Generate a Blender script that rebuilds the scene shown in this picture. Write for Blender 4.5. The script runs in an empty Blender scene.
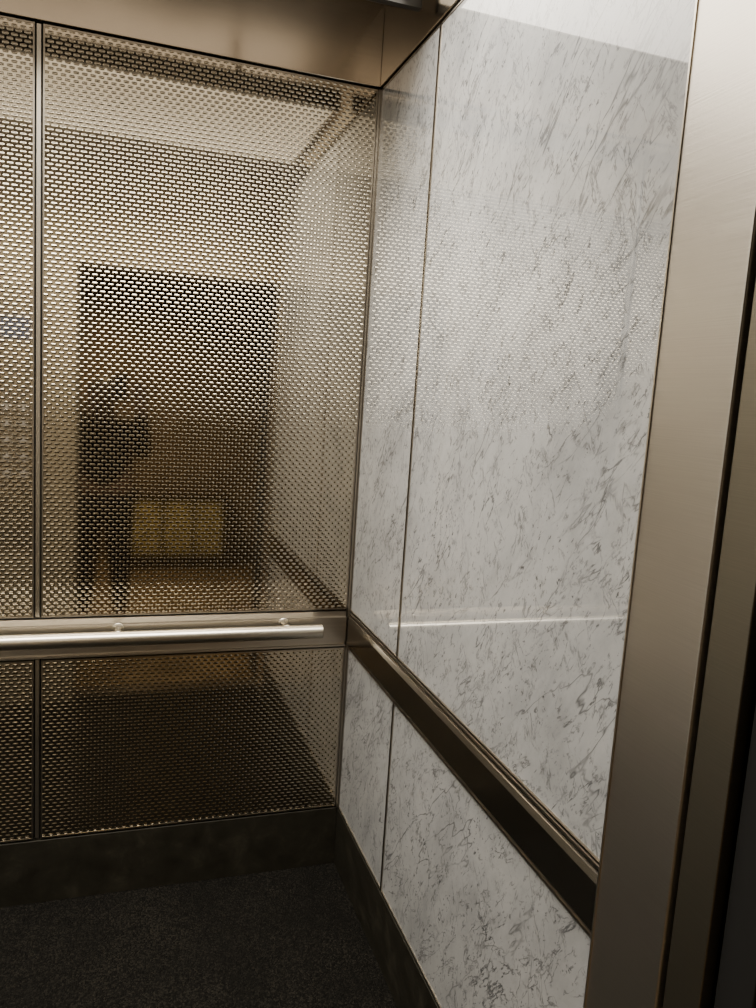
import bpy, math, bmesh
from mathutils import Vector, Matrix
S=bpy.context.scene
COL=S.collection

# ---------------------------------------------------------------- materials
def newmat(name):
    m=bpy.data.materials.new(name); m.use_nodes=True
    nt=m.node_tree; b=nt.nodes.get("Principled BSDF")
    return m,nt,b
def N(nt,t,**k):
    n=nt.nodes.new(t)
    for a,v in k.items(): setattr(n,a,v)
    return n
def math_(nt,op,a,b=None,c=None):
    n=N(nt,"ShaderNodeMath",operation=op)
    for i,v in enumerate((a,b,c)):
        if v is None: continue
        if isinstance(v,(int,float)): n.inputs[i].default_value=v
        else: nt.links.new(v,n.inputs[i])
    return n.outputs[0]
def ramp(nt,fac,stops):
    r=N(nt,"ShaderNodeValToRGB")
    e=r.color_ramp.elements
    while len(e)<len(stops): e.new(0.5)
    for i,(p,c) in enumerate(stops):
        e[i].position=p; e[i].color=(c[0],c[1],c[2],1) if not isinstance(c,(int,float)) else (c,c,c,1)
    nt.links.new(fac,r.inputs[0]); return r.outputs[0]
def simple(name,col,rough=0.5,metal=0.0,emis=None,estr=0.0,var=0.0,vscale=20):
    m,nt,b=newmat(name)
    b.inputs["Roughness"].default_value=rough; b.inputs["Metallic"].default_value=metal
    if var>0:
        tc=N(nt,"ShaderNodeTexCoord"); no=N(nt,"ShaderNodeTexNoise"); no.inputs["Scale"].default_value=vscale; no.inputs["Detail"].default_value=6
        nt.links.new(tc.outputs["Object"],no.inputs["Vector"])
        c=ramp(nt,no.outputs["Fac"],[(0.3,[x*(1-var) for x in col]),(0.7,[x*(1+var) for x in col])])
        nt.links.new(c,b.inputs["Base Color"])
    else: b.inputs["Base Color"].default_value=(*col,1)
    if emis: 
        b.inputs["Emission Color"].default_value=(*emis,1); b.inputs["Emission Strength"].default_value=estr
    return m
def brushed(name,col,rough=0.3,scale=(3,3,700),strength=0.12,var=0.08,mottle=0.0,mscale=3):
    m,nt,b=newmat(name)
    tc=N(nt,"ShaderNodeTexCoord"); mp=N(nt,"ShaderNodeMapping")
    mp.inputs["Scale"].default_value=scale
    nt.links.new(tc.outputs["Object"],mp.inputs[0])
    no=N(nt,"ShaderNodeTexNoise"); no.inputs["Scale"].default_value=1; no.inputs["Detail"].default_value=4
    nt.links.new(mp.outputs[0],no.inputs["Vector"])
    c=ramp(nt,no.outputs["Fac"],[(0.3,[x*(1-var) for x in col]),(0.7,[x*(1+var) for x in col])])
    nt.links.new(c,b.inputs["Base Color"])
    r=math_(nt,"MULTIPLY_ADD",no.outputs["Fac"],0.16,rough-0.08)
    nt.links.new(r,b.inputs["Roughness"])
    last=None
    if strength>0:
        bu=N(nt,"ShaderNodeBump"); bu.inputs["Strength"].default_value=strength; bu.inputs["Distance"].default_value=0.0006
        nt.links.new(no.outputs["Fac"],bu.inputs["Height"]); last=bu.outputs[0]
    if mottle>0:   # slight waviness of thin sheet
        n2=N(nt,"ShaderNodeTexNoise"); n2.inputs["Scale"].default_value=mscale; n2.inputs["Detail"].default_value=0
        nt.links.new(tc.outputs["Object"],n2.inputs["Vector"])
        b2=N(nt,"ShaderNodeBump"); b2.inputs["Strength"].default_value=1; b2.inputs["Distance"].default_value=mottle
        nt.links.new(n2.outputs["Fac"],b2.inputs["Height"])
        if last is not None: nt.links.new(last,b2.inputs["Normal"])
        last=b2.outputs[0]
    if last is not None: nt.links.new(last,b.inputs["Normal"])
    b.inputs["Metallic"].default_value=1
    return m

def embossed():
    m,nt,b=newmat("embossed_stainless")
    tc=N(nt,"ShaderNodeTexCoord"); sp=N(nt,"ShaderNodeSeparateXYZ"); nt.links.new(tc.outputs["Object"],sp.inputs[0])
    PX,PZ=0.0205,0.0107
    a,bb,A=0.0080,0.0038,0.00105
    zr=math_(nt,"DIVIDE",sp.outputs[2],PZ)
    row=math_(nt,"FLOOR",zr)
    off=math_(nt,"MULTIPLY",math_(nt,"FLOORED_MODULO",row,2.0),0.5)
    xr=math_(nt,"ADD",math_(nt,"DIVIDE",sp.outputs[0],PX),off)
    u=math_(nt,"MULTIPLY",math_(nt,"SUBTRACT",math_(nt,"FRACT",xr),0.5),PX)
    v=math_(nt,"MULTIPLY",math_(nt,"SUBTRACT",math_(nt,"FRACT",zr),0.5),PZ)
    un=math_(nt,"DIVIDE",u,a); vn=math_(nt,"DIVIDE",v,bb)
    u2=math_(nt,"MULTIPLY",un,un); u3=math_(nt,"MULTIPLY",u2,un)
    r2=math_(nt,"ADD",math_(nt,"MULTIPLY",u2,u2),math_(nt,"MULTIPLY",vn,vn))
    k=math_(nt,"MAXIMUM",math_(nt,"SUBTRACT",1.0,r2),0.0)
    gx=math_(nt,"MULTIPLY",math_(nt,"MULTIPLY",u3,k),8*A/a)
    gz=math_(nt,"MULTIPLY",math_(nt,"MULTIPLY",vn,k),4*A/bb)
    cb=N(nt,"ShaderNodeCombineXYZ"); nt.links.new(gx,cb.inputs[0]); cb.inputs[1].default_value=-1; nt.links.new(gz,cb.inputs[2])
    nm=N(nt,"ShaderNodeVectorMath",operation="NORMALIZE"); nt.links.new(cb.outputs[0],nm.inputs[0])
    nt.links.new(nm.outputs[0],b.inputs["Normal"])
    b.inputs["Metallic"].default_value=1
    # flat ground a little darker than the polished raised dashes
    c=ramp(nt,k,[(0.0,(0.54,0.485,0.39)),(0.25,(0.62,0.565,0.46))])
    nt.links.new(c,b.inputs["Base Color"])
    rr=math_(nt,"MULTIPLY_ADD",k,0.08,0.055)
    nt.links.new(rr,b.inputs["Roughness"])
    return m

def marble():
    m,nt,b=newmat("carrara_marble")
    tc=N(nt,"ShaderNodeTexCoord"); oi=N(nt,"ShaderNodeObjectInfo")
    ad=N(nt,"ShaderNodeVectorMath",operation="ADD"); 
    sc=N(nt,"ShaderNodeVectorMath",operation="SCALE"); nt.links.new(oi.outputs["Location"],sc.inputs[0]); sc.inputs["Scale"].default_value=4.9
    nt.links.new(tc.outputs["Object"],ad.inputs[0]); nt.links.new(sc.outputs[0],ad.inputs[1])
    P=ad.outputs[0]
    def noise(vec,scale,detail=6,dist=0.0,rough=0.55):
        n=N(nt,"ShaderNodeTexNoise"); n.inputs["Scale"].default_value=scale; n.inputs["Detail"].default_value=detail
        n.inputs["Distortion"].default_value=dist; n.inputs["Roughness"].default_value=rough
        nt.links.new(vec,n.inputs["Vector"]); return n.outputs["Fac"]
    def rot(deg,stretch):
        mp=N(nt,"ShaderNodeMapping",vector_type="TEXTURE"); mp.inputs["Rotation"].default_value=(math.radians(deg),0,0)
        mp.inputs["Scale"].default_value=(1,1,stretch); nt.links.new(P,mp.inputs[0]); return mp.outputs[0]
    def vein(vec,scale,width,dist=0.0,detail=6,rough=0.57):
        n=noise(vec,scale,detail,dist,rough)
        d=math_(nt,"ABSOLUTE",math_(nt,"SUBTRACT",n,0.5))
        return ramp(nt,d,[(0.0,1.0),(width*0.5,0.75),(width,0.0)])
    def mask(vec,scale,lo,hi): return ramp(nt,noise(vec,scale,5,0,0.65),[(lo,0.0),(hi,1.0)])
    layers=[(35,4.2,8,0.0080,11,0.49,0.59,0.85),
            (-25,3.8,9,0.0072,12,0.51,0.60,0.7),
            (52,4.2,13,0.0110,15,0.50,0.59,0.75),
            (12,4.0,15,0.0115,17,0.51,0.60,0.6),
            (-42,4.0,20,0.0150,20,0.52,0.61,0.55),
            (32,3.6,30,0.020,26,0.50,0.58,0.6),
            (40,4.5,2.4,0.0034,4,0.42,0.55,0.8),
            (-18,4.0,3.0,0.0028,5,0.45,0.58,0.65),
            (50,4.5,4.2,0.0045,6,0.47,0.59,0.8)]
    tot=None
    for i,(rd,stv,sc_,wd,ms,lo,hi,wt) in enumerate(layers):
        mo=N(nt,"ShaderNodeVectorMath",operation="ADD"); nt.links.new(P,mo.inputs[0]); mo.inputs[1].default_value=(3.1*i,7.7*i,5.3*i)
        v=math_(nt,"MULTIPLY",math_(nt,"MULTIPLY",vein(rot(rd,stv),sc_,wd,0.0),mask(mo.outputs[0],ms,lo,hi)),wt)
        tot=v if tot is None else math_(nt,"MAXIMUM",tot,v)
    fl=ramp(nt,noise(rot(35,1.6),100,3,0.0,0.6),[(0.62,0.0),(0.68,0.8)])
    fl=math_(nt,"MULTIPLY",fl,mask(P,8,0.43,0.55))
    smudge=ramp(nt,noise(rot(35,2.4),16,9,0.0,0.72),[(0.52,0.0),(0.78,0.30)])
    tot=math_(nt,"MINIMUM",math_(nt,"ADD",math_(nt,"MAXIMUM",tot,fl),smudge),1.0)
    cloud=ramp(nt,noise(rot(35,1.6),6,10,0.1,0.70),[(0.3,(0.38,0.39,0.40)),(0.5,(0.50,0.51,0.518)),(0.7,(0.59,0.598,0.60))])
    mx=N(nt,"ShaderNodeMix",data_type="RGBA"); nt.links.new(tot,mx.inputs[0]); nt.links.new(cloud,mx.inputs[6]); mx.inputs[7].default_value=(0.034,0.038,0.046,1)
    nt.links.new(mx.outputs[2],b.inputs["Base Color"])
    b.inputs["Roughness"].default_value=0.45
    b.inputs["Coat Weight"].default_value=1.0; b.inputs["Coat Roughness"].default_value=0.003; b.inputs["Coat IOR"].default_value=2.2
    return m

def carpet():
    m,nt,b=newmat("carpet_charcoal")
    tc=N(nt,"ShaderNodeTexCoord")
    vo=N(nt,"ShaderNodeTexVoronoi"); vo.inputs["Scale"].default_value=215; vo.inputs["Randomness"].default_value=0.6; nt.links.new(tc.outputs["Object"],vo.inputs["Vector"])
    no=N(nt,"ShaderNodeTexNoise"); no.inputs["Scale"].default_value=5; no.inputs["Detail"].default_value=5; nt.links.new(tc.outputs["Object"],no.inputs["Vector"])
    sepc=N(nt,"ShaderNodeSeparateColor"); nt.links.new(vo.outputs["Color"],sepc.inputs[0])
    f=math_(nt,"MULTIPLY",sepc.outputs[0],math_(nt,"ADD",no.outputs["Fac"],0.45))
    c=ramp(nt,f,[(0.0,(0.003,0.0028,0.0022)),(0.6,(0.0085,0.0079,0.0064)),(0.95,(0.021,0.019,0.015))])
    nt.links.new(c,b.inputs["Base Color"]); b.inputs["Roughness"].default_value=0.95
    b.inputs["Specular IOR Level"].default_value=0.12
    bu=N(nt,"ShaderNodeBump"); bu.inputs["Strength"].default_value=1; bu.inputs["Distance"].default_value=0.005; bu.invert=True
    nt.links.new(vo.outputs["Distance"],bu.inputs["Height"]); nt.links.new(bu.outputs[0],b.inputs["Normal"])
    return m
def bronze():
    m,nt,b=newmat("blackened_bronze")
    tc=N(nt,"ShaderNodeTexCoord")
    no=N(nt,"ShaderNodeTexNoise"); no.inputs["Scale"].default_value=14; no.inputs["Detail"].default_value=9; no.inputs["Roughness"].default_value=0.7; no.inputs["Distortion"].default_value=0.4
    nt.links.new(tc.outputs["Object"],no.inputs["Vector"])
    c=ramp(nt,no.outputs["Fac"],[(0.3,(0.016,0.0145,0.010)),(0.55,(0.028,0.0255,0.018)),(0.75,(0.055,0.049,0.034))])
    nt.links.new(c,b.inputs["Base Color"])
    r=ramp(nt,no.outputs["Fac"],[(0.3,0.38),(0.7,0.55)]); nt.links.new(r,b.inputs["Roughness"])
    b.inputs["Metallic"].default_value=0.3
    return m

M_EMB=embossed(); M_MAR=marble(); M_CAR=carpet(); M_BRZ=bronze()
M_STEEL=brushed("brushed_stainless",(0.52,0.48,0.42),0.34)
M_FRONT=brushed("front_return_stainless",(0.40,0.36,0.29),0.58)
M_STEELV=brushed("brushed_stainless_column",(0.61,0.565,0.50),0.36,scale=(4,4,600),strength=0.16,var=0.05,mottle=0.008,mscale=2)
M_FRZ=brushed("frieze_stainless",(0.52,0.46,0.375),0.15,strength=0.04,var=0.04,mottle=0.007,mscale=4)
M_BAND=simple("dark_band_stainless",(0.40,0.375,0.335),0.20,1.0)
M_RAIL=brushed("satin_rail",(0.66,0.62,0.54),0.30,var=0.03)
M_LIP=simple("band_lip",(0.50,0.465,0.41),0.28,1.0)
M_EDGE=simple("polished_edge",(0.42,0.38,0.32),0.3,1.0)
M_DARK=simple("dark_reveal",(0.02,0.018,0.015),0.5)
M_BLACK=simple("shaft_black",(0.006,0.006,0.006),0.7)
M_DOOR=brushed("door_edge_steel",(0.26,0.235,0.185),0.40)
M_TOP=simple("cab_top",(0.22,0.19,0.16),0.5,0.4,var=0.1)
M_HALLW=simple("hall_paint",(0.18,0.130,0.080),0.7,var=0.3,vscale=3)
M_HALLF=simple("hall_floor_warm_lit",(0.16,0.110,0.055),0.35,var=0.4,vscale=6)  # warm light on the hallway floor is put into this base colour
M_WOOD=simple("amber_wood",(0.52,0.44,0.18),0.4,var=0.6,vscale=9)
M_DKW=simple("dark_wood",(0.05,0.03,0.015),0.4,var=0.25,vscale=8)

# ---------------------------------------------------------------- helpers
def finish(o,mat=None,parent=None,label=None,cat=None,kind=None,group=None):
    if mat and o.type=='MESH': o.data.materials.clear(); o.data.materials.append(mat)
    if o.name not in COL.objects: COL.objects.link(o)
    if parent:
        o.parent=parent
        o.matrix_parent_inverse=Matrix.Translation(-Vector(parent.location))
    if label: o["label"]=label
    if cat: o["category"]=cat
    if kind: o["kind"]=kind
    if group: o["group"]=group
    return o
def box(name,mn,mx,mat,bevel=0.0,**k):
    mn=Vector(mn); mx=Vector(mx)
    org=Vector(((mn.x+mx.x)/2,(mn.y+mx.y)/2,mn.z))
    bm=bmesh.new()
    r=bmesh.ops.create_cube(bm,size=1)
    for v in bm.verts:
        v.co=Vector((v.co.x*(mx.x-mn.x),v.co.y*(mx.y-mn.y),(v.co.z+.5)*(mx.z-mn.z)))
    if bevel>0: bmesh.ops.bevel(bm,geom=bm.edges[:],offset=bevel,segments=3,affect='EDGES',profile=0.5)
    me=bpy.data.meshes.new(name); bm.to_mesh(me); bm.free()
    o=bpy.data.objects.new(name,me); o.location=org
    return finish(o,mat,**k)
def tube(bm,p0,p1,r0,r1=None,seg=32,bev=0.0):
    if r1 is None: r1=r0
    p0=Vector(p0);p1=Vector(p1); d=p1-p0; L=d.length
    q=d.to_track_quat('Z','Y').to_matrix().to_4x4()
    prof=[(0,0),(r0-bev,0),(r0,bev),(r1,L-bev),(r1-bev,L),(0,L)] if bev>0 else [(0,0),(r0,0),(r1,L),(0,L)]
    rings=[]
    for r,z in prof:
        if r==0: rings.append([bm.verts.new(Matrix.Translation(p0)@q@Vector((0,0,z)))])
        else: rings.append([bm.verts.new(Matrix.Translation(p0)@q@Vector((r*math.cos(2*math.pi*i/seg),r*math.sin(2*math.pi*i/seg),z))) for i in range(seg)])
    for a,b in zip(rings,rings[1:]):
        for i in range(seg):
            j=(i+1)%seg
            if len(a)==1: bm.faces.new((a[0],b[j],b[i]))
            elif len(b)==1: bm.faces.new((a[i],a[j],b[0]))
            else: bm.faces.new((a[i],a[j],b[j],b[i]))
def meshobj(name,build,mat,org=(0,0,0),smooth=True,**k):
    bm=bmesh.new(); build(bm); org=Vector(org)
    for v in bm.verts: v.co-=org
    bmesh.ops.recalc_face_normals(bm,faces=bm.faces)
    me=bpy.data.meshes.new(name); bm.to_mesh(me); bm.free()
    if smooth:
        me.polygons.foreach_set("use_smooth",[True]*len(me.polygons))
        me.set_sharp_from_angle(angle=math.radians(35))
    o=bpy.data.objects.new(name,me); o.location=org
    return finish(o,mat,**k)
def addbox(bm,mn,mx):
    r=bmesh.ops.create_cube(bm,size=1)
    for v in r['verts']:
        v.co=Vector([mn[i]+(v.co[i]+.5)*(mx[i]-mn[i]) for i in range(3)])
def empty(name,loc,**k):
    o=bpy.data.objects.new(name,None); o.location=loc; o.empty_display_size=0.1
    return finish(o,None,**k)

# ---------------------------------------------------------------- dimensions
W=-1.84           # far side of cab
FY=-1.535         # front of cab
ZP=2.430          # panel top
ZC=2.66
st=dict(kind="structure")
# shell
box("floor",(W-0.02,FY-0.06,-0.05),(0.03,0.03,0.0),M_CAR,**st)
box("wall_back",(W-0.06,0.022,-0.05),(0.06,0.08,2.74),M_DARK,**st)
box("wall_right",(0.022,FY+0.16,-0.05),(0.08,0.02,2.74),M_DARK,**st)
box("wall_left",(W-0.08,FY,-0.05),(W-0.022,0.02,2.74),M_DARK,**st)
box("ceiling",(W-0.08,FY-0.05,ZC),(0.08,0.08,ZC+0.05),M_TOP,**st)
# front wall with opening  x -0.90 .. 0 , height 2.05
box("wall_front",(W-0.02,FY-0.04,0.0),(-0.90,FY,ZC),M_FRONT,**st)
box("trim_1",(-0.90,FY-0.04,2.06),(0.02,FY,ZC),M_FRONT,**st)
# friezes
box("trim_2",(W,-0.006,ZP+0.006),(0.0,0.02,ZC),M_FRZ,bevel=0.002,**st)
box("trim_3",(-0.006,FY+0.16,ZP+0.006),(0.02,-0.008,ZC),M_FRZ,bevel=0.002,**st)
# baseboards
box("baseboard_back",(W,-0.004,0.0),(-0.004,0.02,0.198),M_BRZ,bevel=0.001,**st)
box("baseboard_right",(-0.004,FY+0.16,0.0),(0.02,-0.004,0.198),M_BRZ,bevel=0.001,**st)
box("baseboard_left",(W-0.02,FY,0.0),(W+0.004,-0.006,0.198),M_BRZ,**st)

# horizontal guard bands (profiled)
def band_back(bm):
    addbox(bm,(W,-0.002,0.752),(-0.012,0.02,0.868))
    addbox(bm,(W,-0.010,0.770),(-0.012,-0.001,0.850))
    addbox(bm,(W,-0.010,0.755),(-0.012,-0.001,0.760))
meshobj("trim_4",band_back,M_STEEL,(W/2,0,0.75),smooth=False,**st)
def band_right(bm):
    addbox(bm,(-0.002,FY+0.149,0.752),(0.02,-0.004,0.868))
    y0,y1=FY+0.149,-0.011
    prof=[(-0.001,0.758),(-0.005,0.758),(-0.009,0.765),(-0.009,0.842),(-0.005,0.854),(-0.001,0.856)]
    a=[bm.verts.new((x,y0,z)) for x,z in prof]; b=[bm.verts.new((x,y1,z)) for x,z in prof]
    bm.faces.new(a); bm.faces.new(b)
    for i in range(len(prof)):
        j=(i+1)%len(prof); bm.faces.new((a[i],a[j],b[j],b[i]))
meshobj("trim_5",band_right,M_BAND,(0,-0.7,0.75),smooth=False,**st)
def lips(bm):
    addbox(bm,(-0.006,FY+0.149,0.7500),(-0.0022,-0.011,0.7545))
    addbox(bm,(-0.006,FY+0.149,0.8640),(-0.0022,-0.011,0.8690))
meshobj("trim_11",lips,M_LIP,(0,-0.7,0.75),smooth=False,**st)
meshobj("trim_6",lambda bm:(addbox(bm,(-0.009,-0.009,0.2),(0.02,-0.003,2.43)),addbox(bm,(-0.006,-0.006,0.2),(-0.001,0.02,2.43))),M_EDGE,(0,0,0.2),smooth=False,**st)

# ---------------------------------------------------------------- wall panels
def frame_back(bm,x0,x1,z0,z1,w=0.004):
    for a,b,c,d in ((x0,x0+w,z0,z1),(x1-w,x1,z0,z1),(x0+w,x1-w,z0,z0+w),(x0+w,x1-w,z1-w,z1)):
        addbox(bm,(a,-0.0028,c),(b,0.018,d))
def metal_panel(x0,x1,z0,z1,lab):
    w=0.004
    p=box("embossed_metal_panel",(x0+w,-0.002,z0+w),(x1-w,0.018,z1-w),M_EMB,label=lab,cat="wall panel",group="embossed steel wall panels")
    meshobj("edge_frame",lambda bm:frame_back(bm,x0,x1,z0,z1),M_EDGE,((x0+x1)/2,0,z0),smooth=False,parent=p,label="thin polished steel edge frame")
J=-0.916
up="tall embossed stainless steel wall panel above the handrail"
lo="short embossed stainless steel wall panel above the dark baseboard"
for (a,b) in ((J+0.010,-0.010),(W,J-0.010)):
    metal_panel(a,b,0.874,ZP,up); metal_panel(a,b,0.204,0.748,lo)
box("trim_12",(J-0.0055,0.002,0.204),(J+0.0045,0.021,0.748),M_RAIL,**st)
box("trim_13",(J-0.0055,0.002,0.874),(J+0.0045,0.021,ZP),M_RAIL,**st)
def marble_panel(xf,y0,y1,z0,z1,lab,flip=1):
    w=0.003
    a,b=sorted((xf,xf+0.018*flip)); 
    p=box("marble_panel",(a,y0+w,z0+w),(b,y1-w,z1-w),M_MAR,bevel=0.0008,label=lab,cat="wall panel",group="marble wall panels")
    a2,b2=sorted((xf-0.002*flip,xf+0.018*flip))
    def fr(bm):
        for c,d,e,f in ((y0,y0+w,z0,z1),(y1-w,y1,z0,z1),(y0+w,y1-w,z0,z0+w),(y0+w,y1-w,z1-w,z1)):
            addbox(bm,(a2,c,e),(b2,d,f))
    meshobj("edge_frame",fr,M_EDGE,(xf,(y0+y1)/2,z0),smooth=False,parent=p,label="thin steel edge frame")
for (a,b,wd) in ((-0.449,-0.012,"narrow"),(-1.371,-0.455,"wide")):
    a0=a if wd=="narrow" else a-0.008
    marble_panel(0.0,a0,b,0.872,ZP,"tall %s glossy white marble panel with fine grey veins"%wd)
    marble_panel(0.0,a0,b,0.204,0.748,"short %s white marble panel between steel band and baseboard"%wd)
    marble_panel(W,a,b,0.204,ZP,"tall %s glossy white marble panel on the opposite side wall"%wd,-1)

# ---------------------------------------------------------------- handrail
RY,RZ,RR=-0.070,0.826,0.021
hr=empty("handrail",(-0.85,-0.0,RZ),label="satin stainless steel round handrail on standoff brackets",cat="handrail")
meshobj("rail",lambda bm:tube(bm,(-1.74,RY,RZ),(-0.106,RY,RZ),RR,seg=48,bev=0.002),M_RAIL,(-0.92,RY,RZ),parent=hr)
for bx in (-0.215,-0.70,-1.16,-1.63):
    def br(bm,bx=bx):
        tube(bm,(bx,-0.009,RZ+0.012),(bx,-0.014,RZ+0.012),0.016,bev=0.001)
        tube(bm,(bx,-0.012,RZ+0.012),(bx,RY+0.006,RZ+0.012),0.008)
        tube(bm,(bx,RY+0.004,RZ+0.004),(bx,RY+0.004,RZ+0.023),0.009,bev=0.001)
    meshobj("bracket",br,M_RAIL,(bx,-0.013,RZ),parent=hr,label="short round standoff bracket")

# ---------------------------------------------------------------- entrance column and door edge
col=box("entrance_column",(-0.010,FY+0.002,0.0),(0.03,-1.387,ZC-0.001),M_STEELV,bevel=0.003,label="tall brushed stainless steel entrance column beside the marble",cat="column")
box("corner_bead",(-0.012,-1.3895,0.0),(-0.002,-1.3865,ZC-0.002),M_RAIL,parent=col,label="thin polished steel edge strip")
box("trim_7",(0.012,-1.545,0.0),(0.05,FY,2.3),M_DARK,**st)
dr=box("door_1",(-0.006,-1.602,0.012),(0.6,-1.541,2.09),M_DOOR,bevel=0.002,**st)
box("door_2",(0.006,-1.668,0.012),(0.6,-1.612,2.09),M_BLACK,bevel=0.002,**st)
box("wall_shaft",(0.03,-1.70,-0.02),(0.05,-1.546,2.6),M_BLACK,**st)
box("trim_8",(0.0,-1.86,0.0),(0.10,-1.70,2.14),M_BLACK,**st)
box("trim_9",(-1.0,-1.86,0.0),(-0.90,-1.70,2.14),M_DOOR,**st)
box("trim_10",(-0.90,-1.86,2.06),(0.0,-1.70,2.14),M_DOOR,**st)
box("threshold_sill",(-0.90,-1.70,-0.05),(0.0,FY-0.062,0.0),M_STEEL,label="grooved metal door sill at the entrance",cat="door sill")
# hallway
box("floor_hallway",(-2.6,-4.7,-0.05),(1.2,-1.702,0.0),M_HALLF,**st)
box("wall_hallway",(-2.6,-4.75,0.0),(1.2,-4.7,2.7),M_HALLW,**st)
box("wall_hallway_side",(1.15,-4.7,0.0),(1.2,-1.87,2.7),M_HALLW,**st)
box("wall_hallway_end",(-2.65,-4.7,0.0),(-2.6,-1.87,2.7),M_HALLW,**st)
box("ceiling_hallway",(-2.6,-4.7,2.7),(1.2,-1.75,2.75),M_HALLW,**st)
box("wall_lobby",(-2.6,-1.86,0.0),(-1.0,-1.80,2.7),M_HALLW,**st)
box("wall_lobby_side",(0.10,-1.86,0.0),(1.2,-1.80,2.7),M_HALLW,**st)
box("wall_lobby_header",(-1.0,-1.86,2.14),(0.10,-1.80,2.7),M_HALLW,**st)
# low amber cabinet in hallway
cab=empty("low_cabinet",(-0.2,-4.4,0),label="low amber wooden cabinet against the hallway wall",cat="cabinet")
box("body",(-0.62,-4.62,0.10),(0.16,-4.25,0.62),M_DKW,bevel=0.004,parent=cab)
for i in range(3):
    x0=-0.60+i*0.252
    box("door",(x0,-4.252,0.13),(x0+0.216,-4.235,0.59),M_WOOD,bevel=0.003,parent=cab)
box("top",(-0.65,-4.64,0.62),(0.19,-4.22,0.65),M_DKW,bevel=0.004,parent=cab)
for lx in (-0.58,0.12):
    for ly in (-4.58,-4.29): box("leg",(lx-0.02,ly-0.02,0),(lx+0.02,ly+0.02,0.10),M_DKW,parent=cab)

# ---------------------------------------------------------------- luminous suspended ceiling
M_PAN=simple("luminous_ceiling",(0.6,0.57,0.50),0.4,0,(1.0,0.88,0.70),0.95)
pan=meshobj("suspended_ceiling_panel",lambda bm:addbox(bm,(W+0.03,-1.12,2.505),(-0.03,-0.37,2.53)),M_PAN,(-0.92,-0.75,2.505),smooth=False,label="pale glowing suspended ceiling panel below the cab top",cat="ceiling panel")
bv=pan.modifiers.new("b","BEVEL"); bv.width=0.006; bv.segments=3
box("edge_lip",(W+0.028,-0.384,2.486),(-0.028,-0.364,2.545),M_DARK,parent=pan)
for i,rx in enumerate((-1.5,-0.35)):
    for ry in (-0.5,-1.04): 
        box("support_post",(rx-0.01,ry-0.01,2.53),(rx+0.01,ry+0.01,ZC),M_EDGE,parent=pan)
def alight(name,loc,size,power,col,rot=(0,0,0),shape='DISK',sy=None,spread=180):
    l=bpy.data.lights.new(name,'AREA'); l.shape=shape; l.size=size; l.energy=power; l.color=col; l.spread=math.radians(spread)
    if sy: l.size_y=sy
    o=bpy.data.objects.new(name,l); o.location=loc; o.rotation_euler=rot; COL.objects.link(o); return o
WARM=(1.0,0.93,0.82)
alight("ceiling_panel_lamp",(-0.92,-0.745,2.503),1.70,49,WARM,shape='RECTANGLE',sy=0.70,spread=142)
alight("upward_bounce_fill",(-0.92,-0.75,2.545),1.6,8,WARM,(math.pi,0,0),'RECTANGLE',0.6)  # added upward fill above the panel, its bounce brightens the friezes
alight("hallway_lamp",(-0.9,-3.6,2.66),0.6,28,(1,0.80,0.50),spread=130)

# ---------------------------------------------------------------- car operating panel on front wall
cop=empty("elevator_control_panel",(-1.16,FY,1.0),label="steel elevator control panel with display and round buttons",cat="control panel")
box("face_plate",(-1.28,FY-0.004,0.75),(-1.03,FY+0.006,1.95),M_STEEL,bevel=0.002,parent=cop)
M_SCR=simple("display_glow",(0.02,0.02,0.03),0.2,0,(0.6,0.7,1.0),0.25)
box("display",(-1.22,FY+0.0055,1.70),(-1.09,FY+0.009,1.80),M_SCR,parent=cop)
M_BTN=simple("button_glow",(0.4,0.4,0.4),0.3,0,(0.8,0.8,1),0.1)
for r in range(5):
    for c in range(2):
        p=(-1.19+c*0.07,FY+0.0055,1.10+r*0.075)
        meshobj("button",lambda bm,p=p:tube(bm,p,(p[0],p[1]+0.006,p[2]),0.014,bev=0.001),M_BTN,p,parent=cop)

# ---------------------------------------------------------------- photographer standing in the doorway
M_SKIN=simple("skin",(0.20,0.12,0.08),0.6); M_JKT=simple("black_jacket",(0.006,0.006,0.007),0.95); M_TRS=simple("dark_trousers",(0.007,0.007,0.009),0.95)
M_HAIR=simple("dark_hair",(0.01,0.007,0.005),0.5); M_SHOE=simple("black_shoe",(0.01,0.01,0.01),0.4)
def skin(name,V,E,mat,parent=None,sub=2,root=0,**k):
    me=bpy.data.meshes.new(name); me.from_pydata([v[0] for v in V],E and E,[])
    o=bpy.data.objects.new(name,me); finish(o,mat,**k)
    if parent: o.parent=parent
    o.modifiers.new("s","SKIN")
    for i,v in enumerate(V):
        r=v[1]; rr=r if isinstance(r,tuple) else (r,r)
        me.skin_vertices[0].data[i].radius=rr
        me.skin_vertices[0].data[i].use_root=(i==root)
    o.modifiers["s"].use_smooth_shade=True
    m=o.modifiers.new("d","SUBSURF"); m.levels=sub; m.render_levels=sub
    return o
ox,oy=-0.80,-2.68
def P(x,y,z): return (ox+x,oy+y,z)
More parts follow.
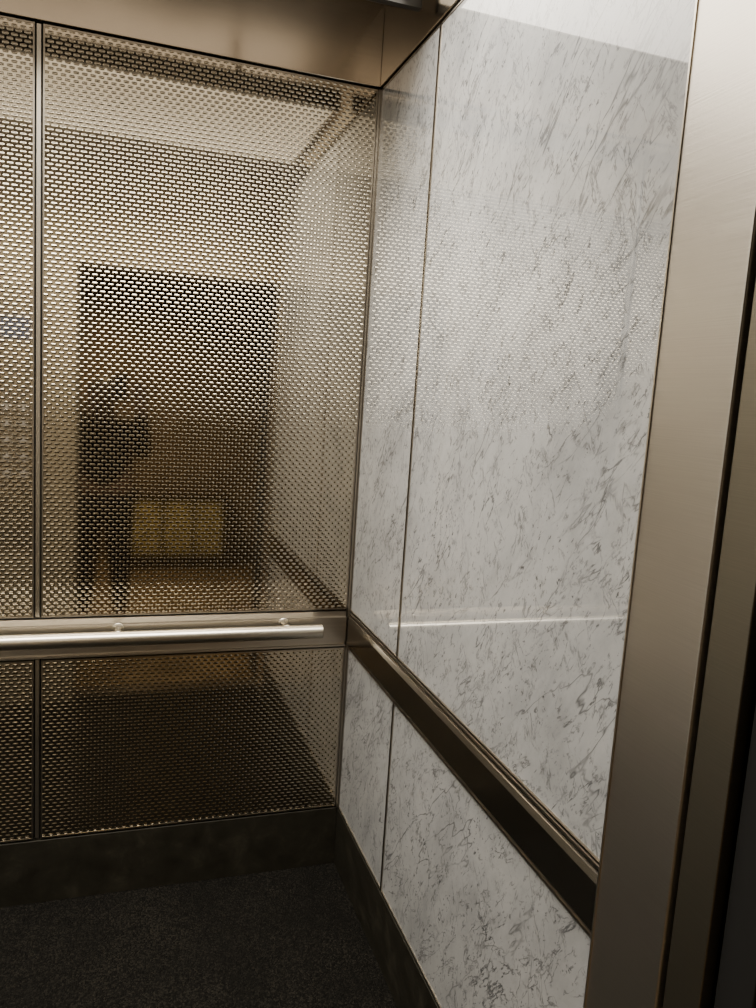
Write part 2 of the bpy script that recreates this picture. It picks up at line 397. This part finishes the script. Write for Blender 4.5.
BV=[(P(0,0,0.86),(0.16,0.11)),(P(0,0,1.05),(0.16,0.11)),(P(0,0.01,1.22),(0.17,0.11)),(P(0,0,1.31),(0.09,0.06)),(P(0,0.01,1.37),0.05),(P(0,0.025,1.45),(0.07,0.08)),(P(0,0.02,1.53),(0.065,0.075)),
    (P(-.17,0,1.26),.055),(P(-.22,.10,1.08),.045),(P(-.06,.30,1.40),.028),
    (P(.17,0,1.26),.055),(P(.23,.10,1.10),.045),(P(.20,.30,1.42),.028),
    (P(-.09,0,.80),.095),(P(-.10,.01,.46),.065),(P(-.11,-.02,.08),.038),(P(-.11,.10,.04),.032),
    (P(.09,0,.80),.095),(P(.10,.01,.46),.065),(P(.11,-.02,.08),.038),(P(.11,.10,.04),.032)]
BE=[(0,1),(1,2),(2,3),(3,4),(4,5),(5,6),(2,7),(7,8),(8,9),(2,10),(10,11),(11,12),(0,13),(13,14),(14,15),(15,16),(0,17),(17,18),(18,19),(19,20)]
# hands + fingers
def hand(wi,wrist,sgn):
    wx,wy,wz=wrist
    BV.append(((wx+.005*sgn,wy+.03,wz+.045),(.036,.018))); pi=len(BV)-1; BE.append((wi,pi))
    for f,l in enumerate((.030,.034,.032,.026)):
        base=(wx+sgn*(.028-.018*f),wy+.035,wz+.085+ (0 if f in(1,2) else -.006))
        BV.append((base,.009)); a=len(BV)-1; BE.append((pi,a))
        BV.append(((base[0]+sgn*.012,base[1]+.012,base[2]+l),.008)); BE.append((a,a+1))
        BV.append(((base[0]+sgn*.026,base[1]+.022,base[2]+l*1.3),.0065)); BE.append((a+1,a+2))
    BV.append(((wx+sgn*.036,wy+.02,wz+.05),.011)); a=len(BV)-1; BE.append((pi,a))
    BV.append(((wx+sgn*.055,wy+.03,wz+.075),.009)); BE.append((a,a+1))
hand(9,BV[9][0],1); hand(12,BV[12][0],-1)
body=skin("person",BV,BE,M_SKIN,label="person in dark jacket and trousers holding up a phone",cat="person")
J1=[(v[0],tuple(q*1.14+.006 for q in (v[1] if isinstance(v[1],tuple) else (v[1],v[1])))) for v in BV]
idx=[0,1,2,7,8,9,10,11,12,3]
remap={i:n for n,i in enumerate(idx)}
JV=[J1[i] for i in idx]
for i,e in ((9,8),(12,11)):
    a=Vector(BV[i][0]);b_=Vector(BV[e][0]); JV[remap[i]]=(tuple(a.lerp(b_,.12)),(0.040,0.040))
skin("jacket",JV,[(remap[a],remap[b]) for a,b in BE if a in remap and b in remap],M_JKT,parent=body)
idx=[0,13,14,15,17,18,19]; remap={i:n for n,i in enumerate(idx)}
skin("trousers",[J1[i] for i in idx],[(remap[a],remap[b]) for a,b in BE if a in remap and b in remap],M_TRS,parent=body)
for s in (-1,1):
    skin("shoe",[(P(.11*s,-.06,.045),.042),(P(.11*s,.04,.045),.044),(P(.11*s,.15,.038),.036)],[(0,1),(1,2)],M_SHOE,parent=body)
skin("hair",[(P(0,-.035,1.43),.062),(P(0,-.012,1.50),(.080,.085)),(P(0,0.0,1.56),(.066,.070))],[(0,1),(1,2)],M_HAIR,parent=body)
def blob(name,p,r,sc,mat):
    meshobj(name,lambda bm:bmesh.ops.create_uvsphere(bm,u_segments=14,v_segments=10,radius=r,matrix=Matrix.Translation(p)@Matrix.Diagonal((*sc,1))),mat,parent=body)
M_EYE=simple("eye",(.3,.28,.25),.2); M_LIPS=simple("lip",(.25,.1,.08),.5)
for s in(-1,1):
    blob("eye",P(.03*s,.096,1.465),.011,(1,1,1),M_EYE)
    blob("ear",P(.074*s,.02,1.45),.02,(.4,.7,1.3),M_SKIN)
blob("nose",P(0,.108,1.44),.014,(.8,1,1.6),M_SKIN)
blob("mouth",P(0,.098,1.405),.02,(1.2,.4,.3),M_LIPS)

# ---------------------------------------------------------------- camera
C=Vector((-0.700,-2.283,1.55))
right=Vector((0.9482,-0.3108,0.0637)); fwd=Vector((0.3172,0.9384,-0.1382)).normalized()
right=(right-fwd*right.dot(fwd)).normalized(); upv=right.cross(fwd)
R=Matrix((right,upv,-fwd)).transposed()
cd=bpy.data.cameras.new("camera"); cam=bpy.data.objects.new("camera",cd); COL.objects.link(cam)
cam.matrix_world=Matrix.Translation(C)@R.to_4x4()
cd.sensor_fit='VERTICAL'; cd.sensor_height=24; cd.lens=24*770/1008; cd.clip_start=0.01
S.camera=cam
# phone held just behind the lens
ph=box("smartphone",(-.037,-.075,-.0085),(.037,.075,0),simple("phone_glass",(.01,.01,.012),.15),bevel=.003,label="black smartphone held up in both hands",cat="phone")
ph.matrix_world=Matrix.Translation(C-fwd*0.014-upv*0.045)@R.to_4x4()
w=bpy.data.worlds.new("World"); S.world=w; w.use_nodes=True
w.node_tree.nodes["Background"].inputs[0].default_value=(0.9,0.75,0.55,1); w.node_tree.nodes["Background"].inputs[1].default_value=0.03
